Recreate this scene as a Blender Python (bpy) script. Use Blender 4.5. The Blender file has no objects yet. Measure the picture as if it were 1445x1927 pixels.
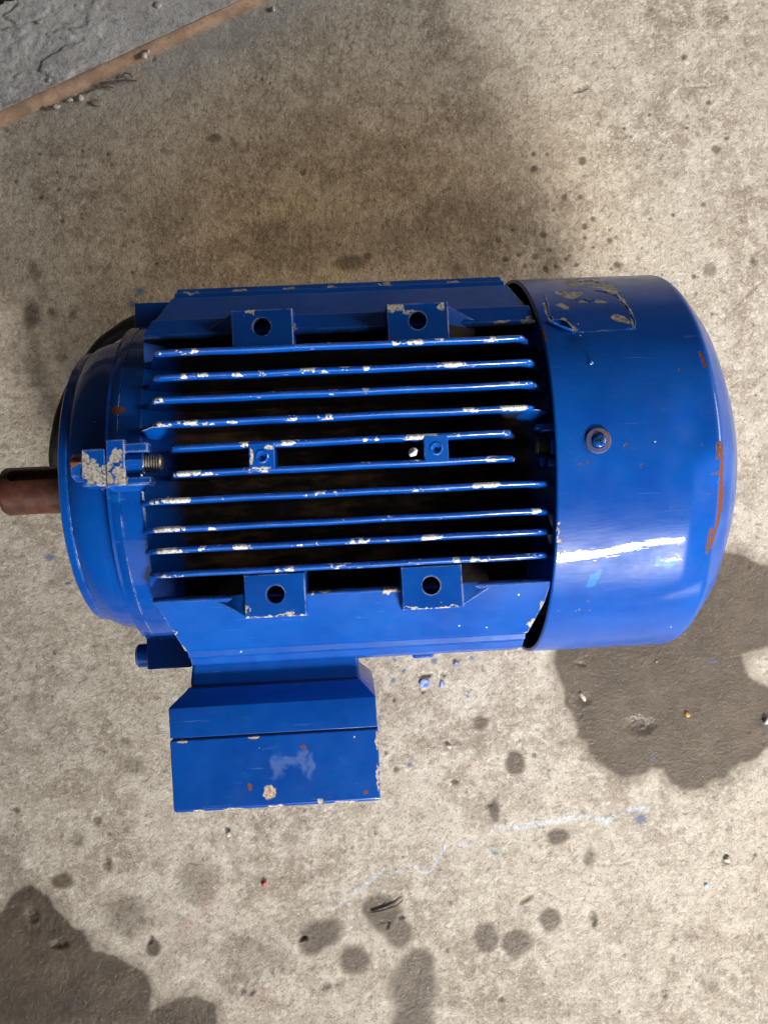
import bpy, bmesh, math, random
import numpy as np
from mathutils import Vector, Matrix
random.seed(7)
S = 0.001                     # everything is modelled in millimetres
AX = 109.0                    # height of the motor's axis above the floor
scene = bpy.context.scene
C = scene.collection

# ------------------------------------------------------------------ camera
CAM_M = np.array([[0.9981511538387294, 0.04904806847053782, -0.03589653283706547],
                  [-0.050949890062051285, 0.997232789894763, -0.054137523598448915],
                  [0.03314185862437368, 0.05586635604742053, 0.9978880535756028]])
CAM_P = np.array([-2.052, -49.942, 501.59])       # in the motor's frame (mm, origin on the axis)
FPX = 1585.722
cam = bpy.data.cameras.new('camera')
co = bpy.data.objects.new('camera', cam); C.objects.link(co)
m4 = Matrix([list(CAM_M[0]) + [CAM_P[0]*S], list(CAM_M[1]) + [CAM_P[1]*S], list(CAM_M[2]) + [(CAM_P[2]+AX)*S], [0, 0, 0, 1]])
co.matrix_world = m4
cam.sensor_fit = 'VERTICAL'; cam.sensor_height = 36.0; cam.sensor_width = 27.0
cam.lens = 36.0*FPX/1927.0
cam.clip_start = 0.01; cam.clip_end = 100
scene.camera = co

# ------------------------------------------------------------------ light
world = bpy.data.worlds.new('World'); scene.world = world; world.use_nodes = True
bg = world.node_tree.nodes['Background']
bg.inputs[0].default_value = (1.0, 0.88, 0.76, 1); bg.inputs[1].default_value = 0.06

def area(name, loc, target, sx, sy, power, col, spread=180):
    l = bpy.data.lights.new(name, 'AREA'); l.shape = 'RECTANGLE'; l.size = sx; l.size_y = sy
    l.energy = power; l.color = col; l.spread = math.radians(spread)
    o = bpy.data.objects.new(name, l); C.objects.link(o); o.location = loc
    o.rotation_euler = (Vector(target)-Vector(loc)).to_track_quat('-Z', 'Y').to_euler()
    return o
area('doorway_sky_light', (0.66, -1.73, 1.16), (0.22, -0.03, 0.05), 0.58, 0.15, 7.6, (1.0, 0.94, 0.85), 46)
area('doorway_glow_light', (0.95, -1.75, 0.75), (0.10, -0.05, 0.1), 1.8, 0.7, 2.4, (0.62, 0.82, 1.0))
area('high_fill_light', (0.25, -2.00, 1.30), (0.05, 0.0, 0.0), 2.8, 1.4, 20, (0.84, 0.92, 1.0))  # added soft fill that lightens the floor and fin tops
area('side_fill_light', (1.65, 0.22, 0.78), (0.22, 0.28, 0.0), 1.0, 0.5, 6.4, (1.0, 0.94, 0.86), 70)  # added fill from the right, aimed at the upper floor
scene.view_settings.view_transform = 'Standard'; scene.view_settings.look = 'None'
scene.view_settings.exposure = -0.12; scene.view_settings.gamma = 1.0

# ------------------------------------------------------------------ measuring: photo point -> place
def at(px, py, z=-AX):
    v = CAM_M @ np.array([px-722.5, 963.5-py, -FPX])
    return CAM_P + v*(z-CAM_P[2])/v[2]
def on_cyl(px, py, R):
    v = CAM_M @ np.array([px-722.5, 963.5-py, -FPX]); v /= np.linalg.norm(v)
    a = v[1]**2+v[2]**2; b = 2*(CAM_P[1]*v[1]+CAM_P[2]*v[2]); c = CAM_P[1]**2+CAM_P[2]**2-R*R
    d = max(b*b-4*a*c, 0); t = (-b-math.sqrt(d))/(2*a)
    return CAM_P+v*t

# ------------------------------------------------------------------ numpy noise
_rng = np.random.RandomState(11); _lat = _rng.rand(512, 512)
def vnoise(x, y, seed=0):
    x = np.asarray(x, float)+seed*37.13; y = np.asarray(y, float)+seed*91.7
    xi = np.floor(x).astype(int); yi = np.floor(y).astype(int); fx = x-xi; fy = y-yi
    fx = fx*fx*(3-2*fx); fy = fy*fy*(3-2*fy)
    a = _lat[xi & 511, yi & 511]; b = _lat[(xi+1) & 511, yi & 511]
    c = _lat[xi & 511, (yi+1) & 511]; d = _lat[(xi+1) & 511, (yi+1) & 511]
    return (a*(1-fx)+b*fx)*(1-fy)+(c*(1-fx)+d*fx)*fy
def fbm(x, y, sc, octv=4, seed=0, gain=0.5):
    r = 0; amp = 1; tot = 0
    for i in range(octv):
        r = r+amp*vnoise(x/sc*2**i, y/sc*2**i, seed+i*5); tot += amp; amp *= gain
    return r/tot-0.5
def sstep(a, b, x):
    t = np.clip((x-a)/(b-a), 0, 1); return t*t*(3-2*t)

# ------------------------------------------------------------------ mesh helpers
def tag(o, label=None, cat=None, group=None, kind=None):
    if label: o['label'] = label
    if cat: o['category'] = cat
    if group: o['group'] = group
    if kind: o['kind'] = kind
    return o
def mesh_obj(name, verts, faces, mat, parent=None, smooth=False, bevel=0, seg=2, auto=None, loc=None):
    me = bpy.data.meshes.new(name)
    me.from_pydata([tuple(float(c)*S for c in v) for v in verts], [], faces)
    bm = bmesh.new(); bm.from_mesh(me)
    bmesh.ops.remove_doubles(bm, verts=bm.verts, dist=1e-7)
    bmesh.ops.recalc_face_normals(bm, faces=bm.faces)
    bm.to_mesh(me); bm.free()
    me.materials.append(mat)
    o = bpy.data.objects.new(name, me); C.objects.link(o)
    if parent is not None: o.parent = parent
    if loc is not None: o.location = loc
    if bevel:
        b = o.modifiers.new('bevel', 'BEVEL'); b.width = bevel*S; b.segments = seg; b.limit_method = 'ANGLE'; b.angle_limit = math.radians(28)
        b.harden_normals = False
    if smooth or bevel:
        ang = auto if auto else 40
        me.shade_smooth()
        try: me.set_sharp_from_angle(angle=math.radians(ang))
        except Exception: pass
    return o
class MB:
    def __init__(s): s.v = []; s.f = []
    def add(s, v, f):
        n = len(s.v); s.v += [tuple(p) for p in v]; s.f += [tuple(i+n for i in q) for q in f]
    def box(s, x0, x1, y0, y1, z0, z1):
        s.add([(x0,y0,z0),(x1,y0,z0),(x1,y1,z0),(x0,y1,z0),(x0,y0,z1),(x1,y0,z1),(x1,y1,z1),(x0,y1,z1)],
              [(0,3,2,1),(4,5,6,7),(0,1,5,4),(1,2,6,5),(2,3,7,6),(3,0,4,7)])
    def loft(s, rings, cap=True):
        n = len(rings[0]); v = [p for r in rings for p in r]; f = []
        for i in range(len(rings)-1):
            for j in range(n):
                f.append((i*n+j, i*n+(j+1) % n, (i+1)*n+(j+1) % n, (i+1)*n+j))
        if cap:
            f.append(tuple(range(n))); f.append(tuple((len(rings)-1)*n+j for j in range(n)))
        s.add(v, f)
    def build(s, name, mat, parent=None, **k): return mesh_obj(name, s.v, s.f, mat, parent, **k)
def revolve_x(prof, n=128, cy=0, cz=0, cap=False):
    rings = [[(x, cy+r*math.sin(2*math.pi*j/n), cz+r*math.cos(2*math.pi*j/n)) for j in range(n)] for x, r in prof]
    m = MB(); m.loft(rings, cap); return m
def np_grid(name, X, Y, Z, mat, attrs=None, smooth=True, parent=None, wrap=False):
    """X, Y, Z: 2-D arrays in mm"""
    a, b = X.shape; co_ = np.stack([X, Y, Z], -1).reshape(-1, 3)*S
    idx = np.arange(a*b).reshape(a, b)
    if wrap: nx = np.roll(idx, -1, axis=1); q = np.stack([idx[:-1], idx[1:], nx[1:], nx[:-1]], -1).reshape(-1, 4)
    else: q = np.stack([idx[:-1, :-1], idx[1:, :-1], idx[1:, 1:], idx[:-1, 1:]], -1).reshape(-1, 4)
    me = bpy.data.meshes.new(name)
    me.vertices.add(a*b); me.vertices.foreach_set('co', co_.astype(np.float32).ravel())
    me.loops.add(len(q)*4); me.loops.foreach_set('vertex_index', q.astype(np.int32).ravel())
    me.polygons.add(len(q)); me.polygons.foreach_set('loop_start', np.arange(len(q), dtype=np.int32)*4)
    me.polygons.foreach_set('use_smooth', np.ones(len(q), dtype=bool) if smooth else np.zeros(len(q), dtype=bool))
    me.update(calc_edges=True); me.validate()
    for k, arr in (attrs or {}).items():
        at_ = me.attributes.new(k, 'FLOAT_COLOR', 'POINT')
        at_.data.foreach_set('color', arr.reshape(-1, 4).astype(np.float32).ravel())
    me.materials.append(mat)
    o = bpy.data.objects.new(name, me); C.objects.link(o)
    if parent is not None: o.parent = parent
    return o

# ------------------------------------------------------------------ node helper
class NT:
    def __init__(s, name):
        s.m = bpy.data.materials.new(name); s.m.use_nodes = True; s.t = s.m.node_tree
        s.b = s.t.nodes['Principled BSDF']
    def n(s, typ, ins=None, **kw):
        nd = s.t.nodes.new(typ)
        for k, v in kw.items(): setattr(nd, k, v)
        for k, v in (ins or {}).items(): s.set(nd.inputs[k], v)
        return nd
    def set(s, sock, v):
        if isinstance(v, bpy.types.NodeSocket): s.t.links.new(v, sock)
        elif isinstance(v, bpy.types.Node): s.t.links.new(v.outputs[0], sock)
        elif isinstance(v, (tuple, list)) and len(v) == 3 and len(sock.default_value) == 4: sock.default_value = (*v, 1)
        else: sock.default_value = v
    def math(s, op, a, b=0.0, c=0.0, clamp=False):
        nd = s.n('ShaderNodeMath', operation=op, use_clamp=clamp)
        s.set(nd.inputs[0], a); s.set(nd.inputs[1], b); s.set(nd.inputs[2], c); return nd.outputs[0]
    def ramp(s, x, a, b, lo=0.0, hi=1.0):
        nd = s.n('ShaderNodeMapRange', interpolation_type='SMOOTHSTEP')
        for i, v in enumerate((x, a, b, lo, hi)): s.set(nd.inputs[i], v)
        return nd.outputs[0]
    def mix(s, f, a, b):
        nd = s.n('ShaderNodeMix', data_type='RGBA'); s.set(nd.inputs[0], f); s.set(nd.inputs[6], a); s.set(nd.inputs[7], b); return nd.outputs[2]
    def mixf(s, f, a, b):
        nd = s.n('ShaderNodeMix', data_type='FLOAT'); s.set(nd.inputs[0], f); s.set(nd.inputs[2], a); s.set(nd.inputs[3], b); return nd.outputs[0]
    def obj(s):
        if not hasattr(s, '_o'): s._o = s.n('ShaderNodeTexCoord').outputs['Object']
        return s._o
    def scaled(s, v, sc):
        nd = s.n('ShaderNodeMapping'); s.set(nd.inputs[0], v); nd.inputs['Scale'].default_value = sc; return nd.outputs[0]
    def noise(s, vec, scale, detail=3, rough=0.55, dist=0.0):
        nd = s.n('ShaderNodeTexNoise'); s.set(nd.inputs['Vector'], vec); nd.inputs['Scale'].default_value = scale
        nd.inputs['Detail'].default_value = detail; nd.inputs['Roughness'].default_value = rough; nd.inputs['Distortion'].default_value = dist
        return nd.outputs['Fac']
    def warp(s, vec, scale, amt):
        nd = s.n('ShaderNodeTexNoise'); s.set(nd.inputs['Vector'], vec); nd.inputs['Scale'].default_value = scale; nd.inputs['Detail'].default_value = 3
        a = s.n('ShaderNodeVectorMath', operation='SUBTRACT'); s.set(a.inputs[0], nd.outputs['Color']); a.inputs[1].default_value = (.5, .5, .5)
        b = s.n('ShaderNodeVectorMath', operation='SCALE'); s.set(b.inputs[0], a.outputs[0]); b.inputs['Scale'].default_value = amt
        c = s.n('ShaderNodeVectorMath', operation='ADD'); s.set(c.inputs[0], vec); s.set(c.inputs[1], b.outputs[0]); return c.outputs[0]
    def spots(s, lst, warp=0.0025, wscale=250, soft=0.12):
        """union of ellipsoids (mm): (x, y, z, rx, ry, rz)"""
        w = s.warp(s.obj(), wscale, warp); out = None
        for (x, y, z, rx, ry, rz) in lst:
            a = s.n('ShaderNodeVectorMath', operation='SUBTRACT'); s.set(a.inputs[0], w); a.inputs[1].default_value = (x*S, y*S, z*S)
            b = s.n('ShaderNodeVectorMath', operation='MULTIPLY'); s.set(b.inputs[0], a.outputs[0]); b.inputs[1].default_value = (1/(rx*S), 1/(ry*S), 1/(rz*S))
            l = s.n('ShaderNodeVectorMath', operation='LENGTH'); s.set(l.inputs[0], b.outputs[0])
            v = s.ramp(l.outputs['Value'], 1-soft, 1+soft, 1.0, 0.0)
            out = v if out is None else s.math('MAXIMUM', out, v)
        return out
    def bump(s, h, strength, dist, normal=None):
        nd = s.n('ShaderNodeBump'); nd.inputs['Strength'].default_value = strength; nd.inputs['Distance'].default_value = dist
        s.set(nd.inputs['Height'], h)
        if normal is not None: s.set(nd.inputs['Normal'], normal)
        return nd.outputs[0]
    def out(s, color=None, rough=None, metal=None, normal=None, **kw):
        if color is not None: s.set(s.b.inputs['Base Color'], color)
        if rough is not None: s.set(s.b.inputs['Roughness'], rough)
        if metal is not None: s.set(s.b.inputs['Metallic'], metal)
        if normal is not None: s.set(s.b.inputs['Normal'], normal)
        for k, v in kw.items(): s.set(s.b.inputs[k], v)
        return s.m

BLUE = (0.0001, 0.047, 0.275); BLUE2 = (0.0002, 0.068, 0.35); CYAN = (0.001, 0.14, 0.46)
def paint(name, chips=0.5, grime=None, bare=(0.62, 0.62, 0.62), spots=None, spotcol=(0.30, 0.26, 0.20), rust=None, faded=None,
          rough=0.22, patches=0.4, attr=False, edge_r=0.9, dust=0.0, bright=1.0, tip=False, ragged=False, coat=.35, line=.8, rvar=.12, spec=.16):
    t = NT(name); o = t.obj()
    big = t.noise(t.warp(o, 40, 0.01), 22, 4); mid = t.noise(o, 160, 3)
    col = t.mix(t.ramp(big, .30, .70), tuple(c*bright for c in BLUE), tuple(c*bright for c in BLUE2))
    col = t.mix(t.math('MULTIPLY', t.ramp(mid, .3, .75), 0.35), col, (0.002, 0.055, 0.33))
    # touched-up lighter patches
    pt = t.math('MULTIPLY', t.ramp(t.noise(t.warp(o, 120, .006), 55, 4, .6), .66, .69), patches)
    col = t.mix(pt, col, CYAN)
    # dust film on upward areas
    if dust:
        df = t.math('MULTIPLY', t.ramp(t.noise(o, 70, 5, .65), .45, .75), dust)
        col = t.mix(df, col, (0.22, 0.21, 0.22))
    rg = t.mixf(t.ramp(t.noise(o, 90, 4), .35, .7), rough, rough+rvar)
    metal = 0.0
    # tiny blisters and specks
    vo = t.n('ShaderNodeTexVoronoi'); t.set(vo.inputs['Vector'], t.warp(o, 300, .002)); vo.inputs['Scale'].default_value = 140
    sep = t.n('ShaderNodeSeparateColor'); t.set(sep.inputs[0], vo.outputs['Color'])
    sp = t.math('MULTIPLY', t.ramp(vo.outputs['Distance'], .06, .10, 1, 0), t.ramp(sep.outputs[0], .90, .91))
    spc = t.mix(t.ramp(sep.outputs[1], .45, .55), (0.10, 0.045, 0.025), (0.45, 0.47, 0.52))
    col = t.mix(sp, col, spc)
    h = t.noise(t.scaled(o, (0.25, 1, 1)), 420, 3)
    hl = t.noise(o, 60, 2)
    hsum = t.math('ADD', t.math('MULTIPLY', h, 0.42), t.math('MULTIPLY', hl, .35))
    hsum = t.math('ADD', hsum, t.math('MULTIPLY', sp, -0.9))
    scr = t.math('MULTIPLY', t.ramp(t.noise(t.warp(t.scaled(o, (5, 60, 60)), 3, .3), 6, 6, .75), .64, .66), .28)
    col = t.mix(scr, col, (0.10, .20, .50))
    dfm = t.math('MULTIPLY', t.ramp(t.noise(t.warp(o, 30, .02), 26, 6, .7), .48, .72), .09)
    col = t.mix(dfm, col, (0.030, .055, .115)); rg = t.math('ADD', rg, t.math('MULTIPLY', dfm, .9))
    # chips along worn edges, plus a pale line painted for their highlights
    if chips > 0:
        bv = t.n('ShaderNodeBevel', samples=4); bv.inputs['Radius'].default_value = edge_r*S
        g = t.n('ShaderNodeNewGeometry')
        d = t.n('ShaderNodeVectorMath', operation='DOT_PRODUCT'); t.set(d.inputs[0], bv.outputs[0]); t.set(d.inputs[1], g.outputs['Normal'])
        e = t.ramp(d.outputs['Value'], .985, .84, 0, 1)
        nz = t.noise(t.warp(o, 500, .002), 75, 6, .72)
        c = t.ramp(t.math('ADD', t.math('MULTIPLY', e, 0.30), nz), .88-.22*chips, .90-.22*chips)
        c = t.math('MULTIPLY', c, t.ramp(e, .02, .12))
        col = t.mix(t.math('MULTIPLY', t.math('MULTIPLY', e, line), t.ramp(t.noise(o, 120, 4), .40, .6)), col, (0.30, .45, .80))
        metalcol = t.mix(t.noise(o, 900, 3), tuple(b*.75 for b in bare), bare)
        col = t.mix(c, col, metalcol); rg = t.mixf(c, rg, 0.45); metal = t.math('MULTIPLY', c, 0.35)
        hsum = t.math('ADD', hsum, t.math('MULTIPLY', c, -0.8))
    if tip:
        g2 = t.n('ShaderNodeNewGeometry'); sn = t.n('ShaderNodeSeparateXYZ'); t.set(sn.inputs[0], g2.outputs['Normal']); so = t.n('ShaderNodeSeparateXYZ'); t.set(so.inputs[0], o)
        nn = t.noise(t.warp(t.scaled(o, (1, 1.0, 1)), 400, .0015), 85, 5, .66)
        bias = t.math('MULTIPLY', t.ramp(so.outputs[0], -0.066, -0.088), 0.085)
        c = t.math('MULTIPLY', t.ramp(t.math('ADD', nn, bias), .59, .605), t.ramp(sn.outputs[2], .15, .4)); c = t.math('MULTIPLY', c, t.ramp(so.outputs[2], .0975, .0985))
        col = t.mix(c, col, t.mix(t.ramp(t.noise(o, 800, 3), .35, .65), (.34, .34, .33), (.80, .80, .78))); rg = t.mixf(c, rg, .5); hsum = t.math('ADD', hsum, t.math('MULTIPLY', c, -.8))
    if faded:
        f = t.math('MULTIPLY', t.spots(faded, .010, 160, .5), .45); col = t.mix(f, col, (0.10, 0.17, 0.38)); rg = t.mixf(f, rg, .5)
    if spots:
        c = t.spots(spots, .009, 260, .12) if ragged else t.spots(spots, .0032, 420); col = t.mix(c, col, t.mix(t.ramp(t.noise(o, 650, 5, .7), .35, .62), tuple(b*.38 for b in spotcol), spotcol)); rg = t.mixf(c, rg, .8)
        hsum = t.math('ADD', hsum, t.math('MULTIPLY', c, -1.2))
    if rust:
        c = t.spots(rust); col = t.mix(c, col, t.mix(t.noise(o, 500, 4), (0.06, .02, .01), (0.24, .075, .025))); rg = t.mixf(c, rg, .85)
    if attr:
        a = t.n('ShaderNodeAttribute', attribute_name='marks'); sc = t.n('ShaderNodeSeparateColor'); t.set(sc.inputs[0], a.outputs['Color'])
        rs = t.ramp(t.math('ADD', sc.outputs[0], t.math('MULTIPLY', t.math('SUBTRACT', t.noise(o, 500, 4), .5), .9)), .42, .5)
        col = t.mix(rs, col, t.mix(t.noise(o, 600, 5, .7), (0.05, .015, .006), (0.21, .068, .024))); rg = t.mixf(rs, rg, .9)
        br = t.ramp(t.math('ADD', sc.outputs[1], t.math('MULTIPLY', t.math('SUBTRACT', t.noise(o, 260, 5, .7), .5), .9)), .46, .5)
        col = t.mix(br, col, t.mix(t.ramp(t.noise(o, 350, 5, .7), .35, .65), (0.14, .13, .12), (0.50, .47, .41))); rg = t.mixf(br, rg, .7)
        cy = t.ramp(t.math('ADD', sc.outputs[2], t.math('MULTIPLY', t.math('SUBTRACT', t.noise(o, 300, 4), .5), .8)), .45, .55)
        col = t.mix(t.math('MULTIPLY', cy, .8), col, CYAN)
        hsum = t.math('ADD', hsum, t.math('MULTIPLY', t.math('MAXIMUM', rs, br), -1.0))
    if grime is not None:
        col, rg, metal = grime(t, col, rg, metal)
    nrm = t.bump(hsum, 0.35, 0.0004)
    return t.out(col, rg, metal, nrm, **{'Coat Weight': t.ramp(rg, .52, .70, coat, 0), 'Coat Roughness': 0.05, 'Coat Normal': nrm, 'Specular IOR Level': spec})

GRIME = (0.010, 0.008, 0.007)
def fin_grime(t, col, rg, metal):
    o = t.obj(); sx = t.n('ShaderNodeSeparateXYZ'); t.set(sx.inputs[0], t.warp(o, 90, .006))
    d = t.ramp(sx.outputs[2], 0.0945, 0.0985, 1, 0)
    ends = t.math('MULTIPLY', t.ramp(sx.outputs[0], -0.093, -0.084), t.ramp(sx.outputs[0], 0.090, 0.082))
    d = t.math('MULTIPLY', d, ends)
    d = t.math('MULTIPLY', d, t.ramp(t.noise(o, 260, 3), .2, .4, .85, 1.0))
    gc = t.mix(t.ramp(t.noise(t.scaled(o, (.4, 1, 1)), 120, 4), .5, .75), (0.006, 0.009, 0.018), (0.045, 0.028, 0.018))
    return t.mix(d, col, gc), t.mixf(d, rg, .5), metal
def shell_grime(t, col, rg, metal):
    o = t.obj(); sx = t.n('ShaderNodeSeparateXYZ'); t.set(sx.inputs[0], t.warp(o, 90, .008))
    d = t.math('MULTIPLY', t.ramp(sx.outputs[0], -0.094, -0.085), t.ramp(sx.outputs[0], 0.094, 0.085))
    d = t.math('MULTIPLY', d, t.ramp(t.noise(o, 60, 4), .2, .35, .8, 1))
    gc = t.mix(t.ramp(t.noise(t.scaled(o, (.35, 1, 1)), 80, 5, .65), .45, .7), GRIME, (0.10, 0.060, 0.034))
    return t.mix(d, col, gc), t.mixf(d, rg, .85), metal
def pocket_dark(t, col, rg, metal):     # the inner wall of the side panels goes nearly black
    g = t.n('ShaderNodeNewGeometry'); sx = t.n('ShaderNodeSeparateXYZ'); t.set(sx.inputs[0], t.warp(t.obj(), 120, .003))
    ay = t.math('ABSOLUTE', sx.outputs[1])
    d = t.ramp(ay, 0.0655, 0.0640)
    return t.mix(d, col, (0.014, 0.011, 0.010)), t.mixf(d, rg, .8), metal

# ================================================================== THE MOTOR
motor = bpy.data.objects.new('electric_motor', None); C.objects.link(motor); motor.location = (0, 0, 0)
motor.empty_display_size = .05
tag(motor, 'blue painted finned electric motor lying on stained concrete, brown shaft at the left', 'electric motor')
UP = (0, 0, AX*S)
def part(m, name, mat, label=None, parent=None, **k):
    p = parent if parent is not None else motor
    loc = UP if parent is None else (0, 0, 0)
    o = m.build(name, mat, p, loc=loc, **k) if isinstance(m, MB) else m
    if label: o['label'] = label
    return o

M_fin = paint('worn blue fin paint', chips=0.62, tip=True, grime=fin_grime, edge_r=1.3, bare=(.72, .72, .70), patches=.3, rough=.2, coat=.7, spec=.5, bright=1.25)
M_shell = paint('grimy blue housing', chips=0, grime=shell_grime)
M_panel = paint('blue side panel paint', chips=0.42, grime=pocket_dark, edge_r=1.1, bare=(.6, .58, .55), patches=.12, rough=.36, coat=.18, ragged=True, spotcol=(.46, .42, .36),
                spots=[(-99.5, -76, 75, 1.0, 6, 6), (-96, -85, 66, 1.0, 6, 6), (-93.8, -92, 58, 1.3, 4, 5), (91.2, -80, 72, 1.2, 5, 5), (88, -88, 63, 1.6, 4, 4), (86.4, -92.5, 58, 1.2, 3, 4),
                       (-84, 98, 51, 5, 3, 3), (-58, 98.5, 50, 3.5, 2.6, 3), (-31, 98.5, 50, 4, 2.5, 3), (-8, 98.5, 50, 3, 2, 3), (22, 98.5, 50, 4.5, 2.6, 3), (60, 98.5, 50, 4, 3, 3), (78, 66, 84.6, 5, 1.4, 2), (90, 66, 84.6, 4, 1.6, 2),
                       (-20, -64.8, 84, 5, 1.2, 2), (14, -66, 84, 3, 2.2, 3), (-26.5, 68, 83, 1.5, 3, 3)])
M_pad = paint('blue mounting pad paint', chips=0.55, rough=.36, coat=.2, line=.2, edge_r=1.2, bare=(.6, .57, .52), patches=.3, ragged=True, spotcol=(.56, .53, .47),
              spots=[(-56.4, -73.2, 88.5, 1.7, 3.4, 2), (-46, -75.7, 88.4, 8, .9, 2), (-34, -75.9, 88.4, 7, .8, 2), (28, -75.8, 88.4, 7, .7, 2), (41, -75.9, 88.4, 7, .8, 2), (24, 74, 88.5, 5.5, 2.0, 2), (30, 72.4, 88.5, 2.4, 1.6, 2), (46.5, 74, 88.5, 2.2, 1.8, 2), (-48, 75.5, 88.4, 4, 1.2, 2)])
M_shield = paint('blue end shield paint', line=.3, chips=0.2, edge_r=0.7, rough=.2,
                 rust=[(-117, 29, 85, 5.5, 2.2, 5), (-139.5, 3.0, 88, 2.2, 3.5, 6)])
M_lug = paint('chipped blue lug paint', chips=0.95, edge_r=1.6, bare=(.50, .49, .47),
              ragged=True, spots=[(-126, -3, 97, 5, 6, 3), (-114, 5, 97, 4.0, 3.0, 3), (-112, -4, 97, 3, 5, 3), (-129, 4, 97, 3, 3.5, 3), (-118, 0, 97, 3, 3, 3),
                     (-121, -6, 97, 6, 2.6, 3)], spotcol=(.40, .38, .35))
M_box = paint('blue terminal box paint', chips=0.22, edge_r=0.6, rough=.34, patches=.08, bright=.9, coat=.2, line=.5)
lp = [at(508, 1492, 52), at(545, 1440, 52), at(520, 1443, 52), at(570, 1432, 52), at(585, 1440, 52), at(602, 1507, 52), at(572, 1405, 52), at(470, 1481, 52), at(688, 1490, 52)]
M_lid = paint('blue terminal box lid paint', line=.9, chips=0.5, edge_r=0.7, rough=.34, patches=.12, bright=.9, coat=.2,
              spots=[(*lp[0], 3.4, 3.6, 4), (*lp[5], 1.6, 1.2, 3), (-90, -176.6, 51.5, 3, .7, 2), (-72, -176.7, 51.5, 5, .6, 2), (-50, -176.7, 51.5, 4, .8, 2), (-14, -176.6, 51.5, 6, .6, 2), (3.8, -165, 51.8, .7, 7, 2), (4.2, -146, 52, .8, 5, 2), (-97, -140.4, 52.2, 3, .8, 2), (-60, -140.5, 52.2, 3, .7, 2)], spotcol=(.55, .44, .34),
              rust=[(*lp[6], 1.3, .8, 3), (*lp[7], 1.0, 1.6, 3), (*lp[8], 1.2, 1.0, 3)],
              faded=[(lp[2][0], lp[2][1], 52, 3.2, 6.0, 4), (lp[1][0], lp[1][1]+2, 52, 7, 2.2, 4), (lp[3][0], lp[3][1], 52, 2.0, 5.5, 4), (lp[4][0], lp[4][1], 52, 1.8, 5.0, 4)])
M_cover = paint('blue fan cover paint', chips=0.18, edge_r=0.5, rough=.34, rvar=.10, coat=.38, patches=.12, attr=True)
M_dome = M_cover

def simple(name, col, rough=.5, metal=0, var=.3, bump=.3, bscale=400, col2=None):
    t = NT(name); o = t.obj(); c2 = col2 or tuple(c*(1-var) for c in col)
    c = t.mix(t.ramp(t.noise(o, 150, 5, .6), .35, .65), c2, col)
    return t.out(c, t.mixf(t.noise(o, 200, 3), rough-.08, rough+.12), metal, t.bump(t.noise(o, bscale, 4), bump, .0004))
M_black = simple('black hollow shade', (0.006, 0.006, 0.007), .8)  # near black standing in for the shade inside hollows
M_bore = simple('bolt hole shade', (0.02, 0.018, 0.018), .7)
M_rubber = simple('black gasket', (0.012, 0.012, 0.013), .6)
M_steel = simple('worn bolt steel', (0.42, 0.38, 0.34), .35, .8, .5, .5)
M_darksteel = simple('dark grimy steel', (0.045, 0.042, 0.040), .5, .3, .5, .6)
M_shaft = simple('red-brown primed shaft', (0.085, 0.028, 0.018), .42, 0, .45, .35, 500, (0.045, 0.014, 0.010))
M_keyway = simple('dark keyway', (0.018, 0.008, 0.006), .6)

# ---- housing shell
R0, R1 = 82, 91
m = revolve_x([(-121, 60), (-121, R1), (-104, R1), (-102.5, R1-.8), (-86, R0), (84, R0), (97, R1-3), (128, R1-3), (128, 60)], 160)
shell = part(m, 'housing', M_shell, smooth=True, auto=35)

# ---- cooling fins, each one a part
def fin(y, ztip, x0, x1, z0base, lb, rb, th=2.6, inner=60):
    """x0,x1: start/end of the full-height tip; lb/rb: x where the ramps end, z0base height there"""
    mb = MB(); st = []
    st.append((lb, z0base)); st.append((lb+(x0-lb)*.55, z0base+(ztip-z0base)*.62)); st.append((x0-1.2, ztip-1.0)); st.append((x0+1.5, ztip-.2))
    nst = 14
    for i in range(1, nst): st.append((x0+1.5+(x1-x0-3)*i/nst, ztip+random.uniform(-.18, .18)))
    st += [(x1-1.5, ztip-.2), (x1+1.0, ztip-1.0), (x1+(rb-x1)*.5, ztip-(ztip-z0base)*.45), (rb, z0base)]
    rings = []
    for x, z in st:
        w = th/2; wob = 0.12*math.sin(x*.11+y)
        rings.append([(x, y+wob-w-1.0, inner), (x, y+wob-w-.25, z-4), (x, y+wob-w, z-1.2), (x, y+wob-w*.55, z-.25), (x, y+wob, z),
                      (x, y+wob+w*.55, z-.25), (x, y+wob+w, z-1.2), (x, y+wob+w+.25, z-4), (x, y+wob+w+1.0, inner)])
    mb.loft(rings)
    return part(mb, 'cooling_fin', M_fin, smooth=True, auto=50)
def zc(y, R): return math.sqrt(max(R*R-y*y, 1))
for y, zt, x0, x1 in [(53.6, 100.6, -91.5, 83), (41.3, 102.3, -91.5, 86), (30.3, 103.3, -92, 86), (18.6, 103.8, -91, 85),
                      (6.9, 103.9, -84.5, 73.5), (-5.4, 103.9, -84.5, 74), (-17.9, 103.8, -93, 88), (-31.4, 103.3, -93, 87), (-41.3, 102.3, -93, 86), (-52.8, 100.6, -93, 86)]:
    inner = abs(y) < 10
    zb = zc(y, 88)
    if inner: fin(y, zt, x0, x1, 90, x0-6, x1+6)
    else: fin(y, zt, x0, x1, max(zb, 70)+1.0, -107 if y < 0 else -103, 98)

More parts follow.
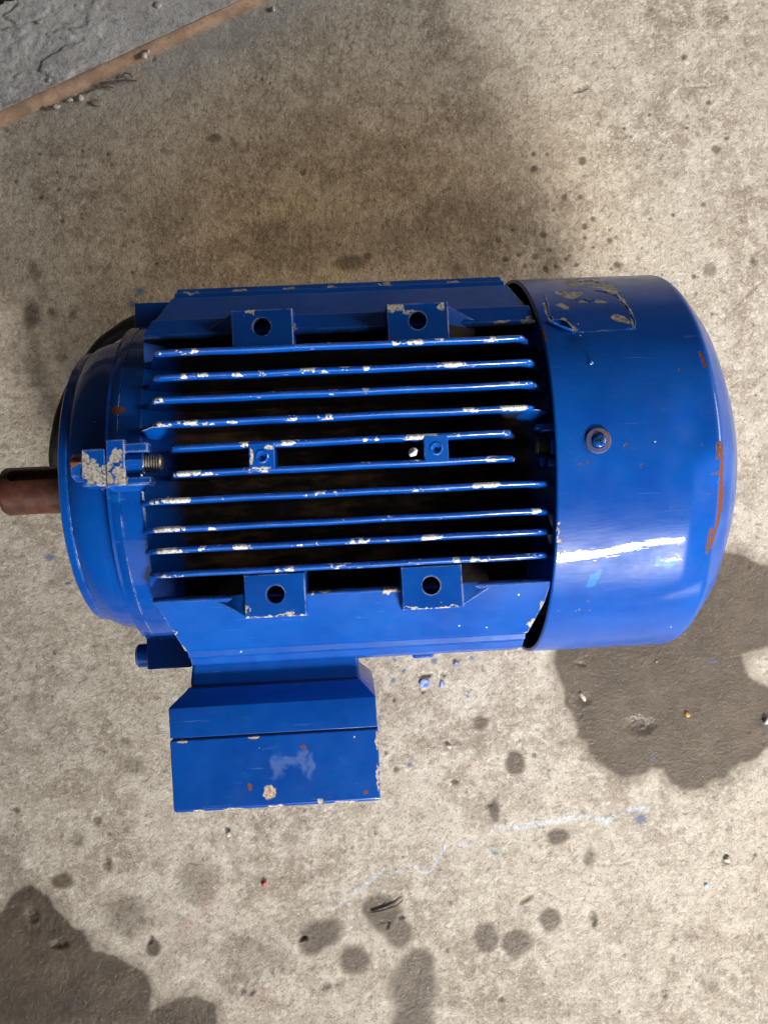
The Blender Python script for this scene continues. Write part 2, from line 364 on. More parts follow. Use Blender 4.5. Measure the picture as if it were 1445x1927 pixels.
# ---- bridges between the middle pair of fins
for bx0, bx1 in [(-50.2, -38.0), (32.8, 44.4)]:
    mb = MB(); cx_ = (bx0+bx1)/2; cy_ = .75
    n = 24; rr = [(3.3, 103.9), (2.9, 104.25), (2.3, 104.25), (2.0, 103.6), (.9, 103.3), (.7, 102.6)]
    yl, yh = -5.4, 6.9
    def ring(r, z): return [(cx_+r*math.cos(2*math.pi*j/n), cy_+r*math.sin(2*math.pi*j/n), z) for j in range(n)]
    def sq(z):
        out = []
        for j in range(n):
            c, s_ = math.cos(2*math.pi*j/n), math.sin(2*math.pi*j/n); k = 1/max(abs(c), abs(s_))
            out.append((cx_+(bx1-bx0)/2*c*k, cy_+(yh-yl)/2*s_*k, z))
        return out
    mb.loft([sq(88), sq(103.5), [(x+(.4 if x < cx_ else -.4), y, z) for x, y, z in sq(103.95)]]+[ring(r, z) for r, z in rr])
    part(mb, 'fin_bridge', paint('bridge paint', line=0, rough=.25, coat=.6, spec=.4, bright=1.25, chips=0, bare=(.6, .59, .57),
         spots=[(-48.9, .8, 104, 1.0, 4.0, 2), (-40.5, 5.0, 104, 1.9, 1.2, 2), (-44.5, -5.2, 104, 4.5, 1.0, 2)] if bx0 < 0 else None, spotcol=(.62, .6, .57)),
         smooth=True, auto=30)

# ---- side panels with stepped ridges
def side_panel(sgn):
    sec = [(63.6, 55, -101, 95), (64.2, 82.6, -102.5, 95), (66.0, 84.2, -102.5, 94.5), *([(75.6, 78.0, -99, 93), (76.4, 74.4, -98.5, 92.5)] if sgn > 0 else [(71, 80.0, -100, 93.5), (76.5, 75.2, -98, 92.5)]),
           (93.0, 57.6, -93, 86.5), (93.7, 54.4, -92.5, 86), (97.2, 53.0, -92, 85.5), (97.9, 49.4, -92, 85.5), (101.6, 46.6, -92, 85), (102.3, 42.6, -92, 85),
           (104.6, 30, -92, 85), (106.8, 12, -92, 85), (107.4, 0, -92, 85), (106.4, -20, -92, 85), (100, -45, -92, 85), (84, -68, -92, 85), (60, -84, -92, 85), (50, -60, -92, 85)]
    xs = [0, .03, .06]+[.06+.88*i/22 for i in range(1, 22)]+[.94, .97, 1]
    rings = []
    for i, u in enumerate(xs):
        r = []
        for k, (y, z, xa, xb) in enumerate(sec):
            x = xa+(xb-xa)*u
            w = .25*math.sin(x*.13+k) if 3 < k < 12 else 0
            r.append((x, sgn*y, z+w*.5))
        rings.append(r)
    mb = MB(); mb.loft(rings)
    return part(mb, 'side_panel', M_panel, bevel=.5, seg=2, auto=22)
side_panel(1); side_panel(-1)

M_web = paint('dusty blue web paint', chips=0, rough=.55, coat=0.0, patches=.1)
# ---- sloping webs that close the pockets and the fin gaps at both ends
def web(xa, xb, y0, y1, zt, zb):
    mb = MB(); mb.loft([[(xa, y0, 60), (xa, y1, 60), (xa, y1, zt), (xa, y0, zt)], [(xb, y0, 60), (xb, y1, 60), (xb, y1, zb), (xb, y0, zb)]]); return part(mb, 'end_web', M_web, bevel=.4)
web(-103.5, -88, 52.5, 65, 79.5, 64); web(100, 86, 52.5, 65, 82.2, 64); web(-104.5, -90, -65, -52.5, 80.5, 66); web(100, 86, -65, -52.5, 82.2, 66)
for x_a, x_b in ((-103, -86), (97, 80)):       # the flared roots of the fin beside the lug
    mb = MB(); mb.loft([[(x_a, 17.5, 91), (x_a, 13.5, 86), (x_a, 13, 78), (x_a, 19, 78)], [(x_a*.55+x_b*.45, 17.4, 102.0), (x_a*.55+x_b*.45, 13.6, 90), (x_a*.55+x_b*.45, 13, 78), (x_a*.55+x_b*.45, 19, 78)], [(x_b, 17.9, 101.5), (x_b, 17.6, 92), (x_b, 17.4, 78), (x_b, 19, 78)]])
    part(mb, 'end_web', M_shield, smooth=True, auto=50)

# ---- four mounting pads with a real bolt hole and a sloping fairing on the outer side
def pad(x0, x1, sgn, hx, hy, fair):
    n = 32; cxp, cyp = (x0+x1)/2, sgn*66.0; yi, yo = 55.0, 76.0; zt = 88.4
    mb = MB()
    def rr(r, z, ox=hx, oy=hy): return [(ox+r*math.cos(2*math.pi*j/n), oy+r*math.sin(2*math.pi*j/n), z) for j in range(n)]
    def sq(z, e=0):
        out = []
        for j in range(n):
            c, s_ = math.cos(2*math.pi*j/n), math.sin(2*math.pi*j/n); k = 1/max(abs(c), abs(s_))
            out.append(((x0+x1)/2+((x1-x0)/2+e)*c*k, sgn*(yi+yo)/2+((yo-yi)/2+e)*s_*k, z))
        return out
    mb.loft([sq(56, .5), sq(80.0, .3), sq(zt-.4, 0), sq(zt, -.4), rr(4.6, zt), rr(4.35, zt-.5), rr(4.3, 66)], cap=True)
    o = part(mb, 'mounting_pad', M_pad, smooth=True, auto=25)
    # near-black liner paints the shade down the bore
    b = MB(); b.loft([rr(4.33, 87.2), rr(4.2, 87.0), rr(4.1, 69), rr(.02, 69)], cap=False); part(b, 'bolt_hole', M_bore, parent=o)
    # fairing
    fx = x0 if fair < 0 else x1; L = 15*fair
    f = MB()
    a = [(fx, sgn*yi, 60), (fx, sgn*(yo-.6), 60), (fx, sgn*(yo-.6), zt-2.6), (fx, sgn*(yi+9), zt-1.2), (fx, sgn*yi, zt-4)]
    b2 = [(fx+L, sgn*yi, 60), (fx+L, sgn*(67), 60), (fx+L, sgn*(67), 83.0), (fx+L*.95, sgn*(64.5), 80.2), (fx+L, sgn*yi, 67)]
    f.loft([a, b2]); part(f, 'fairing', M_panel, parent=o, bevel=.4)
    return o
pad(-57.8, -27.6, 1, -43.0, 67.2, -1); pad(19.2, 49.8, 1, 34.4, 67.2, 1)
pad(-57.0, -27.4, -1, -42.0, -65.0, -1); pad(19.6, 49.4, -1, 34.0, -64.6, 1)

# ---- drive end shield
m = revolve_x([(-148.7, 20), (-148.7, 76.6), (-148.0, 77.6), (-144.4, 78.1), (-143.6, 77.6), (-143.2, 78.2), (-140, 80.6), (-135, 82.6), (-128, 83.6), (-121.8, 83.9),
               (-120.6, 84.6), (-120.2, 90.4), (-119.4, 91.0), (-115.0, 91.4), (-114.8, 90.8), (-114.4, 91.3), (-104, 91.3), (-103, 90.4)], 192)
shield = part(m, 'end_shield', M_shield, smooth=True, auto=32)
m = revolve_x([(-150.2, 0), (-150.2, 22), (-149, 30), (-148.5, 40)], 64); part(m, 'bearing_boss', M_shield, parent=None, smooth=True)
# rear end shield, seen only inside the fan cover; blackened for its deep shade
m = revolve_x([(100, 88.5), (118, 88.5), (124, 80), (126, 20)], 96); part(m, 'rear_end_shield', M_black, smooth=True)

# ---- bolted lugs on top (front and rear)
def hexprism(mb, x0, x1, cy, cz, r, n=6, rot=0, ch=.6):
    def rg(x, rad): return [(x, cy+rad*math.sin(rot+2*math.pi*j/n), cz+rad*math.cos(rot+2*math.pi*j/n)) for j in range(n)]
    mb.loft([rg(x0, r-ch), rg(x0+ch, r), rg(x1-ch*.2, r), rg(x1, r-.2*ch)])
def thread(mb, x0, x1, cy, cz, r, pitch=1.25, n=24):
    prof = [(x0, r-.8)]
    x = x0
    while x < x1-1e-3:
        prof += [(x+pitch*.25, r), (x+pitch*.5, r), (x+pitch*.95, r-.7)]; x += pitch
    prof += [(x+.2, r-.9), (x+.5, .01)]
    rings = [[(px_, cy+rr_*math.sin(2*math.pi*j/n), cz+rr_*math.cos(2*math.pi*j/n)) for j in range(n)] for px_, rr_ in prof]
    mb.loft(rings)
mb = MB(); mb.box(-130.8, -119.2, -8.9, 9.2, 80, 96.4)
lug = part(mb, 'shield_lug', M_lug, bevel=.7)
mb = MB(); mb.box(-118.9, -110, -9.2, 13.2, 80, 96.9); mb.box(-110.2, -99, 6.6, 11.2, 80, 96.4); mb.box(-110.2, -98, -8.9, -5.2, 80, 96.4)
mb.add([(-126, -8.8, 84), (-119, -8.8, 95.0), (-100, -8.8, 95.0), (-96, -8.8, 80), (-122, -13.5, 82), (-117, -13.0, 88.5), (-103, -13.0, 88.5), (-98, -14.5, 82)],
       [(0, 1, 2, 3), (4, 5, 6, 7), (0, 1, 5, 4), (1, 2, 6, 5), (2, 3, 7, 6), (3, 0, 4, 7)])
hl = part(mb, 'housing_lug', M_lug, bevel=.6)
mb = MB(); hexprism(mb, -136.4, -130.6, 1.0, 89.5, 6.8, rot=.3); part(mb, 'bolt_head', paint('bolt head paint', .8, edge_r=1.5, bare=(.35, .3, .27), rust=[(-135, 4, 95, 3, 3, 3)]), smooth=True, auto=20)
mb = MB(); hexprism(mb, -110.2, -102.2, 2.0, 89.5, 6.6, rot=.15); part(mb, 'nut', M_shield, smooth=True, auto=20)
mb = MB(); thread(mb, -102.5, -94.5, 2.0, 90.0, 4.3); part(mb, 'threaded_bolt_end', M_steel, smooth=True, auto=50)
# rear lug
mb = MB(); mb.box(91, 112, 7.6, 11.6, 80, 96.4); mb.box(93.5, 112, -9.6, -6.2, 80, 96.4); mb.box(88.8, 92, 8.8, 11.6, 82, 95.0); mb.box(90, 93, -9.6, -4.6, 82, 94); mb.box(103, 112, -9, 11, 80, 96)
part(mb, 'rear_lug', M_shield, bevel=.8)
mb = MB(); thread(mb, -95, -89, 1.4, 91.0, 4.4); mb.v = [(-x, y, z) for x, y, z in mb.v]; part(mb, 'threaded_bolt_end', M_darksteel, smooth=True, auto=50)
mb = MB(); hexprism(mb, 95.5, 103.2, 1.4, 90.5, 6.4, rot=.2); part(mb, 'nut', M_shield, smooth=True, auto=20)
# side lugs at the level of the axis
for sgn in (-1, 1):
    mb = MB(); mb.box(-125, -100, sgn*84, sgn*107.4, -9, 7.5); part(mb, 'side_lug', M_shield, bevel=.7)
    if sgn > 0: continue
    mb = MB(); hexprism(mb, -132.6, -125.1, sgn*100, -1.5, 6.9, n=20, rot=.2, ch=1.0); part(mb, 'bolt_head', M_lug if sgn < 0 else M_shield, smooth=True, auto=40)

# ---- dark curved bar under the end shield
pts = [(-118, 106, -20), (-132, 108, -30), (-146, 104, -38), (-158, 97.5, -42), (-170, 84, -44), (-180, 68, -44), (-187, 50, -44), (-190.5, 33, -44), (-191.5, 16, -46), (-188, -4, -50), (-178, -26, -56), (-160, -44, -62), (-140, -52, -64)]
pts = [Vector(p) for p in pts]
fine = []
for i in range(len(pts)-1):
    p0, p1, p2, p3 = pts[max(i-1, 0)], pts[i], pts[i+1], pts[min(i+2, len(pts)-1)]
    for k in range(5):
        u = k/5; fine.append(.5*((2*p1)+(p2-p0)*u+(2*p0-5*p1+4*p2-p3)*u*u+(3*p1-p0-3*p2+p3)*u**3))
fine.append(pts[-1])
rings = []
for i, p in enumerate(fine):
    tdir = (fine[min(i+1, len(fine)-1)]-fine[max(i-1, 0)]).normalized(); a = tdir.cross(Vector((0, 0, 1))).normalized(); b = a.cross(tdir)
    rad = 4.3+.15*math.sin(i*.9)
    rings.append([tuple(p+a*rad*math.cos(2*math.pi*j/20)+b*rad*math.sin(2*math.pi*j/20)) for j in range(20)])
mb = MB(); mb.loft(rings); part(mb, 'curved_bar', M_darksteel, 'dark grey curved bar under the flange', smooth=True, auto=60)

# ---- shaft with keyway
nx_, nt_ = 90, 160
xs = np.concatenate([[-205.9, -205.85, -205.2, -204.2], np.linspace(-203.6, -148, nx_)]); th = np.linspace(0, 2*np.pi, nt_, endpoint=False)
XX, TT = np.meshgrid(xs, th, indexing='ij'); RR = np.full_like(XX, 14.0)
RR[0] = 0.01; RR[1] = 11.8; RR[2] = 13.1; RR[3] = 13.8
yk = 14*np.sin(TT-math.radians(38)); ck = np.cos(TT-math.radians(38))
e = np.where(XX < -196, np.hypot(XX+196, yk), np.abs(yk)); e = np.where(XX > -152, 9, e)
slot = (ck > 0) & (e < 4.0); RR = np.where(slot, 9.6/np.maximum(ck, .3), RR)
RR = np.minimum(RR, 14)
def grid_part(name, X, Y, Z, mat, attrs=None, **k):
    o = np_grid(name, X, Y, Z, mat, attrs, parent=motor, wrap=True, **k); o.location = UP; return o
sh = grid_part('shaft', XX, RR*np.sin(TT), RR*np.cos(TT), M_shaft); sh['label'] = 'red-brown primed steel shaft with keyway slot'
sh.data.set_sharp_from_angle(angle=math.radians(35))

# ---- fan cover: thin sheet metal drum with a dished, dented end
prof = [(94.6, 107.4), (94.6, 109.0)]
L = [(94.6+i*1.25, 109.0) for i in range(1, 64)]          # to 173.35
prof += [q for q in L if q[0] < 172.5]+[(173.2, 108.8), (174.6, 108.0), (175.8, 106.8), (177.5, 104.8), (180, 102.0), (183, 98.6), (186, 95.0)]
for z_ in np.arange(92, 4, -2.4): prof.append((float(np.interp(z_, [0, 20, 40, 60, 75, 85, 95], [212, 211, 208, 203, 197, 191.7, 186])), float(z_)))
prof.append((212, .05))
pr = np.array(prof); nth = 640
th = np.linspace(0, 2*np.pi, nth, endpoint=False)
PX, TT = np.meshgrid(pr[:, 0], th, indexing='ij'); PR = np.repeat(pr[:, 1:2], nth, 1)
CY, CZ = PR*np.sin(TT), PR*np.cos(TT)          # theta from +z towards +y
ang = np.degrees(np.arctan2(CY, CZ))
# dents: a long shallow crease low on the sunny side, a flattened shoulder, small wobble
def bumpf(x0, a0, sx, sa, rotx=0): return np.exp(-(((PX-x0)/sx)**2+((ang-a0-rotx*(PX-x0))/sa)**2))
disp = np.zeros_like(PR)
amask = (1-sstep(-15, -2, ang))*sstep(-52, -26, ang)
disp -= 6.0*np.clip((PX-159)/14, 0, 1)**1.3*amask*np.exp(-(np.maximum(PX-178, 0)/12)**2)
disp -= 1.2*bumpf(162, 2, 9, 6)
disp -= .45*bumpf(150, -31, 30, 4.5, .08)
disp += .35*bumpf(152, -25, 26, 5)
disp -= .7*bumpf(160, -43, 16, 2.2, .15)
disp += .35*bumpf(112, 33, 6, 3)
disp -= .6*bumpf(107, 29, 5, 2.5)
disp += .30*fbm(PX, ang*1.9, 42, 2, 3)+.05*fbm(PX, ang*1.9, 7, 2, 9)
edge_w = np.clip((PX-94)/12, 0, 1)
PR2 = PR+disp*np.where(PR > 30, 1, PR/30)
# the rim is slightly bent
PXd = PX+.5*np.sin(TT*3)*(1-edge_w)
marks = np.zeros(PX.shape+(4,)); marks[..., 3] = 1
def band(cond): return cond.astype(float)
# rust along the shoulder
def soft_poly(points, width, chan, val=1.0):
    P3 = np.stack([PX, PR*np.sin(TT), PR*np.cos(TT)], -1)
    best = np.full(PX.shape, 1e9)
    for (a, wa), (b, wb) in zip(points[:-1], points[1:]):
        a = np.array(a); b = np.array(b); ab = b-a
        t_ = np.clip(((P3-a)@ab)/(ab@ab+1e-9), 0, 1)
        d = np.linalg.norm(P3-a-t_[..., None]*ab, axis=-1)/(wa+(wb-wa)*t_)
        best = np.minimum(best, d)
    marks[..., chan] = np.maximum(marks[..., chan], val*(1-np.clip(best, 0, 2)/2))
def surf(px, py, R=109): return on_cyl(px, py, R)
def dome(px, py):
    # march the viewing ray to the revolved profile
    v = CAM_M @ np.array([px-722.5, 963.5-py, -FPX]); v /= np.linalg.norm(v)
    for t_ in np.arange(330, 620, .25):
        p = CAM_P+v*t_; r = math.hypot(p[1], p[2]); rp = np.interp(p[0], pr[:, 0], pr[:, 1])
        if p[0] <= 212 and r <= rp: return p
    return CAM_P+v*470
soft_poly([(dome(1354, 832), .8), (dome(1361, 875), 1.9), (dome(1366, 925), 2.8), (dome(1362, 975), 2.8), (dome(1354, 1010), 2.1), (dome(1345, 1040), 1.0)], 1, 0)
soft_poly([(dome(1349, 835), .7), (dome(1352, 862), .7)], 1, 0, .9); soft_poly([(dome(1345, 1005), 1.0), (dome(1336, 1048), 1.1)], 1, 0, .9)
soft_poly([(dome(1346, 892), .6), (dome(1356, 890), .8)], 1, 0, .85); soft_poly([(dome(1316, 662), .8), (dome(1326, 690), .9)], 1, 0, .95)
soft_poly([(surf(1021, 622), .9), (surf(1023, 640), .9)], 1, 0, .95)
for q in [(1278, 696), (1318, 835), (1176, 834), (1172, 841), (1106, 870), (1088, 873), (1122, 871)]:
    soft_poly([(surf(*q), .6), (surf(q[0]+2, q[1]+1), .6)], 1, 0, .9)
# bare dusty patches where the old sticker tore off
for pl, v_ in [([(1054, 551, 2.6), (1072, 556, 4.2), (1088, 552, 2.6)], 1.0), ([(1052, 573, 1.8), (1064, 578, 1.8)], 1.0), ([(1160, 597, 2.4), (1172, 602, 2.6), (1182, 606, 1.2)], 1.0),
           ([(1072, 538, 6), (1100, 532, 8), (1128, 534, 8), (1150, 545, 6)], .66), ([(1062, 530, 5), (1090, 524, 7), (1120, 524, 6)], .62), ([(1082, 566, 4), (1118, 566, 4)], .55),
           ([(1130, 541, 1.6), (1152, 549, 2.2), (1165, 561, 2.0), (1176, 573, 1.6), (1186, 588, 1.2), (1191, 610, 1.1), (1192, 616, 1.1)], .8),
           ([(1040, 607, 1.8), (1058, 603, 2.0), (1072, 615, 2.0), (1084, 622, 1.3)], .9), ([(1130, 567, 1.3), (1137, 568, 1.2)], 1.0),
           ([(1023, 570, 1.1), (1030, 596, 1.2), (1036, 606, 1.2)], .75)]:
    soft_poly([(surf(a, b), w) for a, b, w in pl], 1, 1, v_)
for pl in [[(1255, 1065, 2.2), (1270, 1058, 2)], [(1115, 1085, 1.8), (1112, 1100, 2.2), (1128, 1075, 1.5)], [(1240, 1062, 2), (1238, 1050, 1.2)]]:
    soft_poly([(surf(a, b), w) for a, b, w in pl], 1, 2, .9)
soft_poly([(surf(1053, 985), 3.0), (surf(1056, 1045), 4.0)], 1, 1, .50); soft_poly([(surf(1050, 1150), 2.5), (surf(1110, 1148), 2.0)], 1, 1, .47)
cov = grid_part('fan_cover', PXd, PR2*np.sin(TT), PR2*np.cos(TT), M_cover, {'marks': marks})
cov['label'] = 'dented blue sheet metal fan cover with rusty shoulder'
sol = cov.modifiers.new('sheet', 'SOLIDIFY'); sol.thickness = .0014; sol.offset = -1; cov.data.materials.append(M_black); sol.material_offset = 1; sol.material_offset_rim = 0  # inner face coloured black for the deep shade inside the cover
# (marks are baked above)
# curled remains of the sticker under the paint
def patch(pix, name, label, lift=.35, curl=0.0):
    mb = MB(); pts3 = [surf(a, b, 109.3) for a, b in pix]; n = len(pts3); c = sum(pts3)/n
    top = []; mid = []; low = []
    for i, p in enumerate(pts3):
        r = p.copy(); s_ = (109.3+lift+curl*(i % 3 == 0))/math.hypot(p[1], p[2]); top.append((r[0], r[1]*s_, r[2]*s_))
        s_ = 108.6/math.hypot(p[1], p[2]); low.append((r[0], r[1]*s_, r[2]*s_))
        q = c+(p-c)*.55; s_ = (109.5+lift*.3)/math.hypot(q[1], q[2]); mid.append((q[0], q[1]*s_, q[2]*s_))
    s_ = (109.5)/math.hypot(c[1], c[2])
    mb.v = top+mid+low+[(c[0], c[1]*s_, c[2]*s_)]
    for i in range(n):
        j = (i+1) % n; mb.f += [(i, j, n+j, n+i), (n+i, n+j, 3*n), (i, 2*n+i, 2*n+j, j)]
    o = part(mb, name, M_peel, label, parent=cov, smooth=True, auto=40); return o
M_peel = paint('lifted sticker under blue paint', chips=.4, edge_r=.6, bare=(.30, .28, .25), rough=.3)
def ridge(pix, r, name, mat=None):
    P_ = [Vector(surf(a, b, 109.05)) for a, b in pix]; F = []
    for p, q in zip(P_[:-1], P_[1:]):
        for k in range(4): F.append(p.lerp(q, k/4)+Vector((random.uniform(-.35, .35), random.uniform(-.35, .35), 0)))
    F.append(P_[-1]); rings = []
    for i, p in enumerate(F):
        d = (F[min(i+1, len(F)-1)]-F[max(i-1, 0)]).normalized(); n_ = Vector((0, p.y, p.z)).normalized(); a = d.cross(n_).normalized(); rr_ = r*random.uniform(.6, 1.3)
        rings.append([tuple(p+a*rr_*1.4*math.cos(k*math.pi/3)+n_*rr_*.6*math.sin(k*math.pi/3)) for k in range(6)])
    mb = MB(); mb.loft(rings); return part(mb, name, mat or M_peel, parent=cov, smooth=True, auto=60)
ridge([(1078, 625), (1110, 624), (1150, 621), (1196, 618), (1192, 600), (1180, 580), (1168, 566), (1158, 556), (1140, 550), (1118, 546)], .42, 'torn_sticker')
ridge([(1022, 550), (1028, 570), (1034, 592), (1042, 606)], .45, 'torn_sticker'); ridge([(1082, 566), (1098, 563), (1112, 568), (1122, 563)], .6, 'torn_sticker'); ridge([(1092, 530), (1110, 527), (1128, 532)], .5, 'torn_sticker')
patch([(1036, 607), (1046, 604), (1058, 605), (1066, 611), (1074, 619), (1077, 624), (1066, 621), (1052, 615), (1042, 611)], 'torn_sticker', None, 1.2, .5)

# ---- screw with washer on top of the cover
scx, scy = at(1125, 829, 109.5)[:2]
mb = MB()
def disc(mb, prof, n=40, cx=0, cy=0, zs=0):
    mb.loft([[(cx+r*math.cos(2*math.pi*j/n), cy+r*math.sin(2*math.pi*j/n), zs+z) for j in range(n)] for r, z in prof])
disc(mb, [(6.2, -1.2), (6.2, .5), (5.8, 1.0), (3.9, 1.15), (3.6, .8), (3.4, .2), (.01, .1)], cx=scx, cy=scy, zs=109.0)
wa = part(mb, 'washer', simple('grimy rusty washer', (.06, .10, .26), .35, .3, .6, .7, 260, (.16, .085, .06)), parent=cov, smooth=True, auto=35)
mb = MB(); disc(mb, [(3.3, 0), (3.3, 1.6), (2.9, 2.1), (2.0, 2.5), (.01, 2.65)], cx=scx+.3, cy=scy-.2, zs=109.0)
M_screw = paint('screw paint', .9, edge_r=1.0, bare=(.6, .6, .62))
sc_ = part(mb, 'screw', M_screw, parent=cov, smooth=True, auto=50)
mb = MB()
for a in (.45, .45+math.pi/2):
    c, s_ = math.cos(a), math.sin(a); w = .42; l = 2.1
    q = [(-l, -w), (l, -w), (l, w), (-l, w)]
    pl = [(scx+.3+u*c-v*s_, scy-.2+u*s_+v*c) for u, v in q]
    mb.add([(x, y, 111.35) for x, y in pl]+[(x, y, 111.78) for x, y in pl], [(0, 1, 2, 3), (4, 5, 6, 7), (0, 1, 5, 4), (1, 2, 6, 5), (2, 3, 7, 6), (3, 0, 4, 7)])
part(mb, 'cross_recess', M_black, parent=cov)
# small weld nub near the sticker
mb = MB(); q = surf(1111, 683); disc(mb, [(1.0, -.5), (1.0, .6), (.5, 1.0), (.01, 1.05)], n=12, cx=q[0], cy=q[1], zs=q[2]); part(mb, 'paint_blister', M_pad, parent=cov, smooth=True)

# ---- terminal box on the near side
def plate(mb, x0, x1, z0, z1, y, e=0): return [(x0-e, y, z0-e), (x1+e, y, z0-e), (x1+e, y, z1+e), (x0-e, y, z1+e)]
mb = MB(); mb.loft([plate(mb, -91.5, -4.5, -36, 42, -96), plate(mb, -93.5, -3.4, -37, 41.5, -108), plate(mb, -94.2, -3.4, -37, 41, -114.2)])
part(mb, 'box_neck', M_box, bevel=1.6, seg=3)
mb = MB(); mb.loft([plate(mb, -94, -4.0, -36, 40, -113.8), plate(mb, -94, -4.0, -36, 40, -115.2)]); part(mb, 'gasket', M_rubber)
mb = MB(); mb.loft([plate(mb, -95.5, -2.8, -37, 42.0, -114.6), plate(mb, -95.6, -2.6, -37.5, 42.6, -115.3), plate(mb, -103.6, 4.7, -48, 51.8, -122.7),
                    plate(mb, -103.7, 4.8, -48, 52.0, -123.4), plate(mb, -103.4, 4.9, -48, 52.0, -138.6)])
part(mb, 'terminal_box', M_box, bevel=.5)
mb = MB(); mb.loft([plate(mb, -102.2, 3.9, -47, 50.8, -138.4), plate(mb, -102.2, 3.9, -47, 50.8, -140.4)]); part(mb, 'gasket', M_rubber)
mb = MB(); mb.loft([plate(mb, -103.6, 5.2, -48, 52.2, -139.6), plate(mb, -103.0, 4.6, -47.5, 52.0, -176.0), plate(mb, -101.8, 3.4, -46, 50.8, -177.2)])
part(mb, 'terminal_box_lid', M_lid, bevel=.7, seg=3)
# drain boss under the panel, right of the box
q = at(795, 1238, -20); 
mb = MB(); mb.loft([[(24, -98, -14), (48, -98, -14), (48, -98, -30), (24, -98, -30)], [(30, -112.2, -16), (42, -112.2, -16), (42, -112.2, -28), (30, -112.2, -28)]]); part(mb, 'drain_boss', M_panel, bevel=.8)

# ================================================================== THE FLOOR
def ax(lo, hi, step, far):
    c = list(np.arange(lo, hi+step*.5, step)); a = []; d = step; x = lo
    while x > -far: d *= 1.35; x -= d; a.append(x)
    b = []; d = step; x = c[-1]
    while x < far: d *= 1.35; x += d; b.append(x)
    return np.array(a[::-1]+c+b)
gx = ax(-272, 340, .95, 6000); gy = ax(-402, 384, .95, 6000)
GX, GY = np.meshgrid(gx, gy, indexing='ij')
inside = (sstep(-300, -272, GX)*sstep(370, 340, GX)*sstep(-430, -402, GY)*sstep(412, 384, GY))
wx = GX+5*fbm(GX, GY, 22, 4, 21)+1.6*fbm(GX, GY, 5, 2, 22); wy = GY+5*fbm(GX, GY, 22, 4, 23)+1.6*fbm(GX, GY, 5, 2, 24)
def pxr(r): return r*0.385          # photo pixels on the floor -> mm
def blob(px, py, rx, ry=None, rot=0, soft=.25, w=1.0):
    p = at(px, py); ry = ry or rx; c, s_ = math.cos(math.radians(rot)), math.sin(math.radians(rot))
    X_ = GX+(wx-GX)*w-p[0]; Y_ = GY+(wy-GY)*w-p[1]
    u = X_*c+Y_*s_; v = -X_*s_+Y_*c
    d = np.hypot(u/pxr(rx), v/pxr(ry)); return 1-sstep(1-soft, 1+soft, d)
def poly(pts, soft=2.8, w=1.5):
    P_ = np.array([at(a, b)[:2] for a, b in pts]); X_ = GX+(wx-GX)*w; Y_ = GY+(wy-GY)*w
    ins = np.zeros(GX.shape, bool); dist = np.full(GX.shape, 1e9)
    for i in range(len(P_)):
        a = P_[i]; b = P_[(i+1) % len(P_)]
        cond = ((a[1] > Y_) != (b[1] > Y_)) & (X_ < (b[0]-a[0])*(Y_-a[1])/(b[1]-a[1]+1e-9)+a[0]); ins ^= cond
        ab = b-a; t_ = np.clip(((X_-a[0])*ab[0]+(Y_-a[1])*ab[1])/(ab@ab), 0, 1)
        dist = np.minimum(dist, np.hypot(X_-a[0]-t_*ab[0], Y_-a[1]-t_*ab[1]))
    sd = np.where(ins, dist, -dist); return np.maximum(sstep(-soft, soft, sd), .38*sstep(-9, 1, sd+5*fbm(GX, GY, 7, 3, 90)))
wet = np.zeros(GX.shape); dark = np.zeros(GX.shape); pit = np.zeros(GX.shape)
puddle = poly([(1390, 1036), (1420, 1052), (1470, 1068), (1600, 1090), (1600, 1215), (1440, 1214), (1398, 1228), (1402, 1252), (1418, 1278), (1445, 1294), (1600, 1310), (1600, 1385), (1450, 1405), (1432, 1432), (1400, 1440), (1370, 1458), (1335, 1470),
               (1325, 1486), (1290, 1492), (1262, 1478), (1245, 1452), (1232, 1450), (1205, 1465), (1170, 1472), (1140, 1455), (1115, 1432), (1100, 1400), (1080, 1388), (1078, 1355), (1060, 1330), (1058, 1290), (1040, 1255), (1045, 1220), (1100, 1150), (1330, 1040)])
wet = np.maximum(wet, puddle)
lowleft = poly([(-80, 1712), (0, 1715), (28, 1680), (62, 1668), (95, 1690), (130, 1735), (158, 1750), (172, 1788), (215, 1792), (240, 1812), (272, 1830), (285, 1866), (282, 1900), (330, 1880), (370, 1872), (405, 1892), (412, 1935), (430, 2010), (-80, 2010)], 2.0)
wet = np.maximum(wet, lowleft)
for a in [(603, 1757, 40, 27, 8), (590, 1770, 28, 26, 0), (725, 1722, 40, 30, -30), (748, 1752, 26, 30, 0), (706, 1710, 24, 24, 0), (668, 1808, 27, 27, 0), (785, 1815, 32, 30, 0), (778, 1860, 44, 52, 0), (775, 1920, 38, 40, 0), (915, 1768, 23, 26, 0),
          (972, 1775, 26, 24, 0), (1034, 1732, 19, 22, 0), (903, 1358, 15, 13, 0), (970, 1435, 17, 22, 0), (931, 1530, 12, 20, 0), (1051, 1574, 20, 15, 0), (118, 1660, 22, 14, 0), (290, 1787, 14, 15, 0)]:
    wet = np.maximum(wet, .92*blob(a[0], a[1], a[2], a[3], a[4], .3))
